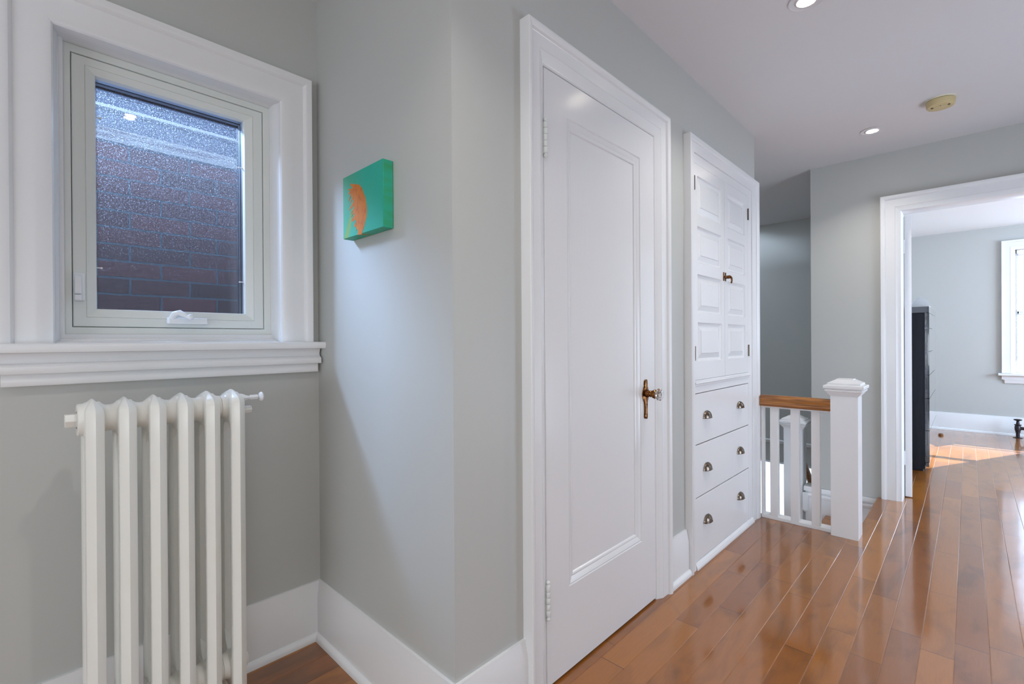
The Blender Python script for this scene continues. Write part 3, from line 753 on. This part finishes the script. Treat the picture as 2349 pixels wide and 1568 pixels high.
MB().box(CF-0.066, CF-0.058, 2.336, 3.14, 0.03, 2.04).build('gap_shade_sheet', M_dark, cab)  # near-black sheet close behind the fronts, colours in the shade of the gaps
def raised(mb, a0, a1, b0, b1, P_):
    mb.rings([(a0, a1, b0, b1, 0), (a0+0.005, a1-0.005, b0+0.005, b1-0.005, -0.006), (a0+0.010, a1-0.010, b0+0.010, b1-0.010, -0.009), (a0+0.016, a1-0.016, b0+0.016, b1-0.016, -0.010),
              (a0+0.046, a1-0.046, b0+0.040, b1-0.040, -0.0035), (a0+0.048, a1-0.048, b0+0.042, b1-0.042, -0.001)], P_, False, True)
PC = PX(CF)
ROWS = [(1.039, 1.238), (1.284, 1.482), (1.540, 1.725), (1.785, 1.979)]
def cab_door(ya, yb, pa_, pb_):
    m = MB(); zb, zt = 0.9475, 2.0365
    m.rings([(ya, yb, zb, zt, -0.020), (ya, yb, zb, zt, 0)], PC, True)
    def q(a0, a1, b0, b1): m.add([PC(a0, b0, 0), PC(a1, b0, 0), PC(a1, b1, 0), PC(a0, b1, 0)], [(0, 1, 2, 3)])
    q(ya, pa_, zb, zt); q(pb_, yb, zb, zt)
    prev = zb
    for b0, b1 in ROWS:
        q(pa_, pb_, prev, b0); raised(m, pa_, pb_, b0, b1, PC); prev = b1
    q(pa_, pb_, prev, zt)
    return m.build('cabinet_door', M_trim, cab, origin=(CF, (ya+yb)/2, zb), merge=False)
dl = cab_door(2.3385, 2.7490, 2.380, 2.708)
dr = cab_door(2.7515, 3.1380, 2.800, 3.088)
def dark_hinge(parent, y, zc):
    m = MB()
    m.box(CF-0.001, CF+0.002, y-0.004, y+0.004, zc-0.034, zc+0.034)
    m.lathe([(-0.036, 0.003), (-0.034, 0.0042), (0.034, 0.0042), (0.036, 0.003)], (CF+0.004, y, zc), 'z', 10)
    m.build('hinge', M_bronze, parent, origin=(CF, y, zc))
dark_hinge(dl, 2.3375, 1.933); dark_hinge(dl, 2.3375, 1.082)
dark_hinge(dr, 3.1385, 1.925); dark_hinge(dr, 3.1385, 1.082)
lt = MB()
lt.box(CF-0.001, CF+0.004, 2.727, 2.736, 1.478, 1.526)
lt.box(CF-0.001, CF+0.004, 2.755, 2.764, 1.478, 1.526)
lt.tube([(CF+0.008, 2.730, 1.500), (CF+0.010, 2.752, 1.501), (CF+0.020, 2.770, 1.501)], 0.0065, 12)
lt.lathe([(0.004, 0.009), (0.016, 0.010), (0.026, 0.009), (0.028, 0.004)], (CF, 2.764, 1.501), 'x', 14)
lt.tube([(CF+0.026, 2.766, 1.502), (CF+0.030, 2.772, 1.494), (CF+0.031, 2.773, 1.480), (CF+0.029, 2.770, 1.466)], [0.007, 0.0055, 0.004, 0.0045], 10)
lt.build('cabinet_latch', M_brass, dr, origin=(CF, 2.764, 1.50), smooth=50)
DRAW = [(0.6225, 0.8765), (0.3555, 0.6175), (0.0385, 0.3505)]
CUPZ = [0.745, 0.475, 0.2045]
def cup(y, z):
    m = MB(); W2, Hh, Dd = 0.0445, 0.037, 0.024; loops = []
    for b in range(9):
        ph = PI/2*b/8
        loops.append([(CF+Dd*math.sin(th)*math.cos(ph)+0.001, y+W2*math.cos(th)*(math.cos(ph)**0.8 if b < 8 else 0), z+Hh*math.sin(ph)) for th in [PI*k/16 for k in range(17)]])
    m.loft(loops, close=False, cap=False)
    inner = [[(CF+0.001+(p[0]-CF-0.001)*0.88, y+(p[1]-y)*0.93, z+(p[2]-z)*0.93) for p in l] for l in loops]
    m.loft(inner, close=False, cap=False)
    m.loft([loops[0], inner[0]], close=False, cap=False)
    m.tube([(CF+0.001+Dd*math.sin(PI*k/16), y+W2*math.cos(PI*k/16), z) for k in range(17)], 0.0013, 6)
    m.box(CF-0.0003, CF+0.0015, y-W2-0.001, y+W2+0.001, z-0.001, z+0.004)
    return m
for (a, b), cz in zip(DRAW, CUPZ):
    m = MB().box(CF-0.02, CF, 2.3385, 3.1375, a, b)
    dd = m.build('drawer', M_trim, cab, origin=(CF, 2.738, a), bevel=0.0015)
    for yy in (2.483, 2.977):
        cup(yy, cz).build('cup_pull', M_bronze, dd, origin=(CF, yy, cz), smooth=40)

# ------------------------------------------------------------------ stair railing
rail = thing('stair_railing', 'short white balustrade with brown oak handrail and big square newel post', 'railing', (-0.78, 3.35, 0))
def newel(cx, cy, hw, z0, ztop, parent, nm='newel_post'):
    m = MB(); zs = ztop-0.099
    m.box(cx-hw, cx+hw, cy-hw, cy+hw, z0, zs+0.004)
    def sq(d, z): a = hw+d; return [(cx-a, cy-a, z), (cx+a, cy-a, z), (cx+a, cy+a, z), (cx-a, cy+a, z)]
    m.loft([sq(0.001, zs), sq(0.004, zs+0.002), sq(0.006, zs+0.008), sq(0.010, zs+0.010), sq(0.020, zs+0.026), sq(0.024, zs+0.028), sq(0.025, zs+0.036), sq(0.020, zs+0.038), sq(0.020, zs+0.041),
            sq(0.029, zs+0.043), sq(0.031, zs+0.047), sq(0.031, zs+0.060), sq(0.029, zs+0.062), sq(0.014, zs+0.066), sq(0.014, zs+0.074), sq(0.012, zs+0.076), sq(-0.026, zs+0.096), sq(-0.027, zs+0.099)])
    return m.build(nm, M_trim, parent, origin=(cx, cy, z0), bevel=0.001)
newel(-0.5175, 3.3635, 0.0665, 0.0, 0.917, rail)
hp = [(3.306, 0.724), (3.302, 0.730), (3.302, 0.750), (3.306, 0.757), (3.303, 0.763), (3.300, 0.772), (3.304, 0.782), (3.314, 0.789), (3.335, 0.793), (3.352, 0.793), (3.373, 0.789), (3.383, 0.782), (3.387, 0.772), (3.384, 0.763), (3.381, 0.757), (3.385, 0.750), (3.385, 0.730), (3.381, 0.724)]
hr2 = MB(); hr2.extrude(hp, 'x', -0.9685, -0.584)
hr2.build('handrail', M_oak, rail, origin=(-0.78, 3.345, 0.76), smooth=35)
MB().box(-0.9685, -0.584, 3.328, 3.378, 0.712, 0.725).build('upper_fillet', M_trim, rail)
MB().box(-0.9685, -0.584, 3.331, 3.401, 0.0, 0.021).build('bottom_rail', M_trim, rail, bevel=0.002)
for cx in (-0.894, -0.778, -0.6665):
    MB().box(cx-0.0225, cx+0.0225, 3.3315, 3.3705, 0.020, 0.713).build('baluster', M_trim, rail, origin=(cx, 3.35, 0.02), bevel=0.0015)
struct(MB().box(-0.9685, -0.955, 3.331, 3.375, 0.021, 0.712).build('trim_2', M_trim))

# lower flight
nl = thing('stair_newel', 'lower white square newel post seen between the balusters', 'newel post', (-1.023, 4.395, -1.2))
newel(-1.023, 4.395, 0.0665, -1.26, 0.528, nl, 'post')
st = MB()
def tread(x0, x1, y0, y1, z): return MB().box(x0, x1, y0, y1, z-0.03, z)
struct(tread(-0.800, -0.46, 3.40, YF, -0.212).build('stair_tread', M_oak, bevel=0.006))
struct(tread(-1.120, -0.775, 3.40, YF, -0.424).build('stair_tread', M_oak, bevel=0.006))
struct(tread(-2.50, -1.095, 3.34, YF+0.02, -0.636).build('stair_tread', M_oak, bevel=0.006))
r_ = MB()
r_.box(-0.475, -0.465, 3.40, YF, -0.185, -0.012); r_.box(-0.785, -0.775, 3.40, YF, -0.395, -0.24); r_.box(-1.105, -1.095, 3.40, YF, -0.61, -0.45)
struct(r_.build('stair_riser', M_trim))
struct(MB().loft([[(-0.478, y, z) for y, z in ((3.401, -0.02), (3.401, -0.002), (YF, -0.002), (YF, -0.02))], [(-0.470, y, z) for y, z in ((3.401, -0.02), (3.401, 0.0), (YF, 0.0), (YF, -0.02))]]).build('trim_3', M_oak))
# landing edge trim: pale cap and moulding under the far wall
tr = MB()
tr.box(-0.945, -0.47, YF-0.008, YF+0.12, -0.049, -0.014)
tr.loft([[(x, YF+a, z) for a, z in ((0.004, -0.062), (0.004, -0.098), (-0.004, -0.094), (-0.004, -0.086), (-0.010, -0.083), (-0.010, -0.070), (-0.004, -0.066))] for x in (-0.925, -0.47)])
struct(tr.build('trim_4', M_trim, bevel=0.001))
dp = MB()
dx, dy = -0.930, YF-0.020
dp.loft([[(dx-0.016*s, dy-0.016*s, z), (dx+0.016*s, dy-0.016*s, z), (dx+0.016*s, dy+0.016*s, z), (dx-0.016*s, dy+0.016*s, z)] for z, s in ((-0.062, 1), (-0.195, 1), (-0.212, 0.4))])
struct(dp.build('trim_5', M_trim))
for (y0, y1, zz) in ((4.34, 4.60, -0.85), (4.60, 4.86, -1.06), (4.86, 5.12, -1.27), (5.12, 5.38, -1.48)):
    struct(MB().box(-2.50, -0.90, y0, y1, zz-0.03, zz).build('stair_tread', M_oak))
struct(MB().box(-2.6, -0.77, 3.2, 6.1, -2.75, -2.6).build('floor_lower', M_floor))
lhr = MB(); lhr.tube([(-1.0, 4.493, 0.16), (-1.0, 5.55, -0.72)], 0.026, 12)
lh = lhr.build('lower_handrail', M_oak); tag(lh, 'brown wooden handrail sloping down behind the lower newel post', 'handrail')
# crown ledge and stair window
struct(MB().loft([[(x, 6.05-a, z) for a, z in ((0, 0.0), (0.035, 0.0), (0.045, -0.010), (0.040, -0.020), (0.020, -0.045), (0, -0.052))] for x in (-2.5, -0.89)]).build('trim_6', M_trim))
struct(MB().rings([(SX0-0.02, SX1+0.02, SZ0-0.02, SZ1+0.02, 0.0), (SX0-0.02, SX1+0.02, SZ0-0.02, SZ1+0.02, 0.012), (SX0, SX1, SZ0, SZ1, 0.012), (SX0, SX1, SZ0, SZ1, -0.1)], PY(6.05)).build('window_2', M_trim))
cu = MB(); n = 60
cu.loft([[(SX0+(SX1-SX0)*k/n, 6.10+0.012*math.sin(k*1.3), z) for k in range(n+1)] for z in (SZ0, SZ1)], close=False, cap=False)
tag(cu.build('sheer_curtain', M_sheer, smooth=80), 'bright white sheer curtain low in the stairwell behind the balusters', 'curtain')

# ------------------------------------------------------------------ setting: door_2 (open, far end)
PF = PY(YF)
d2 = struct_root('door_2', (0.05, YF, 0), 'open doorway to the bright room at the end of the hall')
cs = MB()
cs.casing(FX0, FX1, 0.0, FZ1,
          [(0, -0.130), (0, 0.0), (0.003, 0.010), (0.006, 0.0125), (0.012, 0.014), (0.034, 0.0245), (0.035, 0.0225), (0.036, 0.0245), (0.086, 0.0255), (0.088, 0.027), (0.092, 0.034), (0.098, 0.038), (0.104, 0.040), (0.115, 0.040), (0.117, 0.038), (0.117, 0)], PF)
cs.build('door_casing', M_trim, d2, smooth=20)
leaf2 = MB().box(0.0, 0.040, 0.0, 0.755, 0.006, 2.035)
lo = leaf2.build('door_leaf', M_door, d2, bevel=0.0015)
lo.location = Vector((-0.332, YF+0.132, 0)) - world_loc(d2); lo.rotation_euler = (0, 0, math.radians(9))
for zc in (1.813, 0.285):
    h = MB()
    h.lathe([(-0.050, 0.0065), (0.050, 0.0065)], (-0.3335, YF+0.1285, zc), 'z', 12)
    h.build('door_hinge', M_trim, d2, origin=(-0.3335, YF+0.1285, zc), smooth=40)

# ------------------------------------------------------------------ next room: window with blind
rw = struct_root('window_3', (0.7, YR, 1.4), 'window with white blind at the far end of the next room')
PR = PY(YR)
cs = MB()
cs.casing(RX0, RX1, RZ0, RZ1, [(0, -0.09), (0, 0.010), (0.005, 0.014), (0.040, 0.022), (0.042, 0.020), (0.090, 0.022), (0.094, 0.033), (0.112, 0.036), (0.115, 0.034), (0.115, 0)], PR)
cs.build('window_casing', M_trim, rw, smooth=20)
MB().box(RX0-0.145, RX1+0.145, YR-0.065, YR, RZ0-0.030, RZ0-0.002).build('window_stool', M_trim, rw, bevel=0.004)
MB().loft([[(x0_, YR, RZ0-0.03), (x0_, YR-0.030, RZ0-0.03), (x0_, YR-0.026, RZ0-0.075), (x1_, YR-0.024, RZ0-0.08), (x1_, YR-0.014, RZ0-0.120), (x1_, YR, RZ0-0.125)] for x0_, x1_ in ((RX0-0.115, RX0-0.09), (RX1+0.115, RX1+0.09))]).build('window_apron', M_trim, rw)
wf = MB()
Pw = PY(YR+0.07)
wf.rings([(RX0, RX1, RZ0, RZ1, 0.02), (RX0+0.030, RX1-0.030, RZ0+0.035, RZ1-0.03, 0.02), (RX0+0.030, RX1-0.030, RZ0+0.035, RZ1-0.03, -0.02), (RX0, RX1, RZ0, RZ1, -0.02)], Pw)
wf.box(RX0+0.02, RX1-0.02, YR+0.05, YR+0.09, 1.435, 1.475)
wf.build('window_sash', M_trim, rw)
MB().box(RX0+0.02, RX1-0.02, YR+0.078, YR+0.082, RZ0+0.02, RZ1-0.02).build('glass_pane', M_pane, rw)
area('room_window_portal', (0.71, YR+0.13, 1.45), (0, -1, 0), 0.6, 1.4, 0, portal=True)
bl = thing('venetian_blind', 'white venetian blind hanging in the far room window', 'blind', (0.71, YR+0.02, RZ1))
MB().box(RX0+0.012, RX1-0.012, YR+0.000, YR+0.040, RZ1-0.045, RZ1-0.003).build('headrail', M_slat, bl, bevel=0.002)
sm = MB(); z = RZ1-0.06
while z > 0.855:
    sm.loft([[(x_, YR+0.002, z-0.0090), (x_, YR+0.022, z+0.0012), (x_, YR+0.043, z+0.0080), (x_, YR+0.022, z-0.0016)] for x_ in (RX0+0.014, RX1-0.014)])
    z -= 0.0435
sm.build('slats', M_slat, bl)
MB().box(RX0+0.014, RX1-0.014, YR+0.007, YR+0.031, 0.832, 0.846).build('bottom_rail', M_slat, bl, bevel=0.002)
cd = MB()
for x in (RX0+0.09, RX1-0.09): cd.tube([(x, YR+0.005, RZ1-0.05), (x, YR+0.005, 0.84)], 0.0012, 6)
cd.build('ladder_cord', M_slat, bl)
# wand hook on the sash
hk = MB().tube([(RX0+0.060, YR+0.002, 1.60), (RX0+0.062, YR-0.002, 1.50)], 0.003, 8)
hk.build('tilt_wand', M_slat, bl)

# ------------------------------------------------------------------ next room: black chest of drawers
ch = thing('drawer_chest', 'tall black chest of drawers just inside the far room', 'chest of drawers', (-0.50, 6.0, 0))
CX, CY0, CY1 = -0.240, 5.40, 6.60
b_ = MB()
b_.box(CX-0.48, CX-0.030, CY0+0.015, CY1, 0.018, 1.371)
b_.box(CX-0.48, CX-0.045, CY0+0.030, CY1-0.02, 0.0, 0.03)
b_.build('chest_body', M_black_side, ch, bevel=0.002)
MB().box(CX-0.49, CX, CY0, CY1+0.01, 1.371, 1.424).build('chest_top', M_black, ch, bevel=0.003)
MB().box(CX-0.028, CX-0.003, CY0, CY1, 0.048, 0.083).build('plinth_rail', M_black, ch, bevel=0.002)
edges = [1.369, 1.238, 1.037, 0.835, 0.633, 0.357, 0.085]
slots = [(1.343, 1.269), (1.210, 1.111), (1.011, 0.912), (0.811, 0.708), (0.612, 0.506), (0.340, 0.233)]
for (zt, zb), (s1, s0) in zip(zip(edges, edges[1:]), slots):
    zt -= 0.002; zb += 0.002
    m = MB()
    # the pull is a slot routed into the near end of each drawer front
    m.box(CX-0.029, CX, CY0+0.022, CY1, zb, zt)
    m.box(CX-0.029, CX-0.0225, CY0, CY0+0.022, zb, zt); m.box(CX-0.0085, CX, CY0, CY0+0.022, zb, zt)
    m.box(CX-0.0225, CX-0.0085, CY0, CY0+0.022, zb, s0); m.box(CX-0.0225, CX-0.0085, CY0, CY0+0.022, s1, zt)
    m.build('drawer', M_black, ch, origin=(CX, CY0, zb))
ad = MB()
ad.loft([[(-0.302+0.062*math.cos(a)+dx_, 5.56+dy_, 1.424+0.088*math.sin(a)) for a in [PI*k/24 for k in range(25)]] for dx_, dy_ in ((0, 0), (0, 0.004), (-0.008, 0.012))])
tag(ad.build('arched_plaque', M_plastic, smooth=40), 'small white arched plaque standing on the black chest', 'ornament')
tag(MB().box(-0.262, -0.242, 5.50, 5.62, 1.4245, 1.432).build('white_card', M_plastic, bevel=0.001), 'small white card lying on the front edge of the black chest', 'card')
ds = MB().lathe([(0, 0.022), (0.006, 0.024), (0.020, 0.022), (0.026, 0.012), (0.028, 0)], (-0.235, 7.55, 0.0), 'z', 16)
tag(ds.build('door_stop', mat('brown_rubber', (0.22, 0.09, 0.03), 0.5), smooth=40), 'small round brown door stop on the floor beyond the black chest', 'door stop')

# radiator valve in the next room
va = thing('radiator_valve', 'black iron radiator valve with handwheel below the far room window', 'valve', (0.409, 7.948, 0))
m = MB()
m.lathe([(0, 0.040), (0.005, 0.040), (0.008, 0.020), (0.012, 0.0165), (0.060, 0.0165), (0.062, 0.021), (0.080, 0.021), (0.085, 0.026), (0.130, 0.028), (0.140, 0.022), (0.146, 0.030), (0.154, 0.030), (0.158, 0.016), (0.190, 0.012)], (0.409, 7.948, 0), 'z', 16)
m.build('valve_body', M_iron, va, smooth=35)
m = MB().lathe([(0.0, 0.018), (0.045, 0.018), (0.046, 0.022), (0.062, 0.022), (0.063, 0.016), (0.42, 0.016)], (0.425, 7.948, 0.112), 'x', 16)
m.build('valve_pipe', M_iron, va, smooth=35)
m = MB().lathe([(0.188, 0.010), (0.196, 0.014), (0.202, 0.032), (0.208, 0.036), (0.214, 0.032), (0.218, 0.010), (0.219, 0)], (0.409, 7.948, 0), 'z', 20)
m.build('handwheel', mat('black_bakelite', (0.01, 0.01, 0.012), 0.3), va, smooth=50)

# ------------------------------------------------------------------ ceiling fixtures
LIGHTS = [((-0.439, 3.797), 'white recessed ceiling light nearest the open doorway and smoke detector'),
          ((-0.455, 2.155), 'recessed ceiling light cut off at the top edge of the picture'),
          ((-0.425, 0.460), 'recessed ceiling light mirrored in the small window glass')]
def recessed(x, y, label, first=None):
    t = thing('recessed_light', label, 'ceiling light', (x, y, ZC), 'recessed hall ceiling lights')
    m = MB()
    m.lathe([(-0.0015, 0.0625), (-0.0045, 0.0625), (-0.0050, 0.060), (-0.0028, 0.056), (-0.0022, 0.042), (-0.0060, 0.038), (-0.0065, 0.034), (-0.0022, 0.029), (0.002, 0.024), (0.002, 0.055), (-0.0015, 0.058)], (x, y, ZC), 'z', 40)
    m.build('trim_ring', M_ceil, t, origin=(x, y, ZC), smooth=40)
    m = MB().lathe([(-0.0035, 0.0), (-0.0035, 0.026), (-0.0025, 0.027), (-0.0025, 0.0)], (x, y, ZC), 'z', 32)
    m.build('lamp_lens', M_lampglow, t, origin=(x, y, ZC), smooth=40)
    return t
def lamp_light(x, y, e, ang=2.05):
    L = bpy.data.lights.new('recessed_lamp', 'AREA'); L.shape = 'DISK'; L.size = 0.050; L.energy = e; L.color = LAMP
    L.spread = ang
    o = bpy.data.objects.new('recessed_lamp', L); C.objects.link(o); o.location = (x, y, ZC-0.007)
    return o
for (x, y), lab in LIGHTS:
    recessed(x, y, lab); lamp_light(x, y, 4.2)
for x, y in ((-0.425, -1.2), (0.85, -1.4)):  # extra lamps added behind the camera as fill, without fixtures
    lamp_light(x, y, 5.5)
sd_ = thing('smoke_detector', 'round yellowed smoke detector on the white ceiling', 'smoke detector', (-0.107, 3.575, ZC))
m = MB().lathe([(0, 0.067), (-0.004, 0.0675), (-0.006, 0.066), (-0.006, 0.058), (0, 0.058)], (-0.107, 3.575, ZC), 'z', 40)
m.build('mounting_plate', M_smoke_rim, sd_, origin=(-0.107, 3.575, ZC), smooth=35)
m = MB().lathe([(-0.004, 0.058), (-0.010, 0.060), (-0.011, 0.063), (-0.036, 0.061), (-0.041, 0.058), (-0.043, 0.050), (-0.043, 0.028), (-0.0445, 0.027), (-0.0445, 0.0)], (-0.107, 3.575, ZC), 'z', 40)
dt = m.build('detector_cover', M_smoke, sd_, origin=(-0.107, 3.575, ZC), smooth=35)
M_vent = mat('dark_vent', (0.08, 0.06, 0.03), 0.6)
for sg in (-1, 1):
    gr = MB()
    for k in range(3):
        R_ = 0.006+0.004*k
        gr.tube([(-0.107+sg*0.026+R_*math.cos(a), 3.56+R_*math.sin(a), ZC-0.0442) for a in [(-0.9+1.8*i/8)+(PI if sg < 0 else 0) for i in range(9)]], 0.0009, 5)
    gr.build('vent_slots', M_vent, sd_)
MB().lathe([(0, 0.0028), (0.001, 0.0028)], (-0.107, 3.548, ZC-0.0455), 'z', 10).build('test_button', M_vent, sd_)
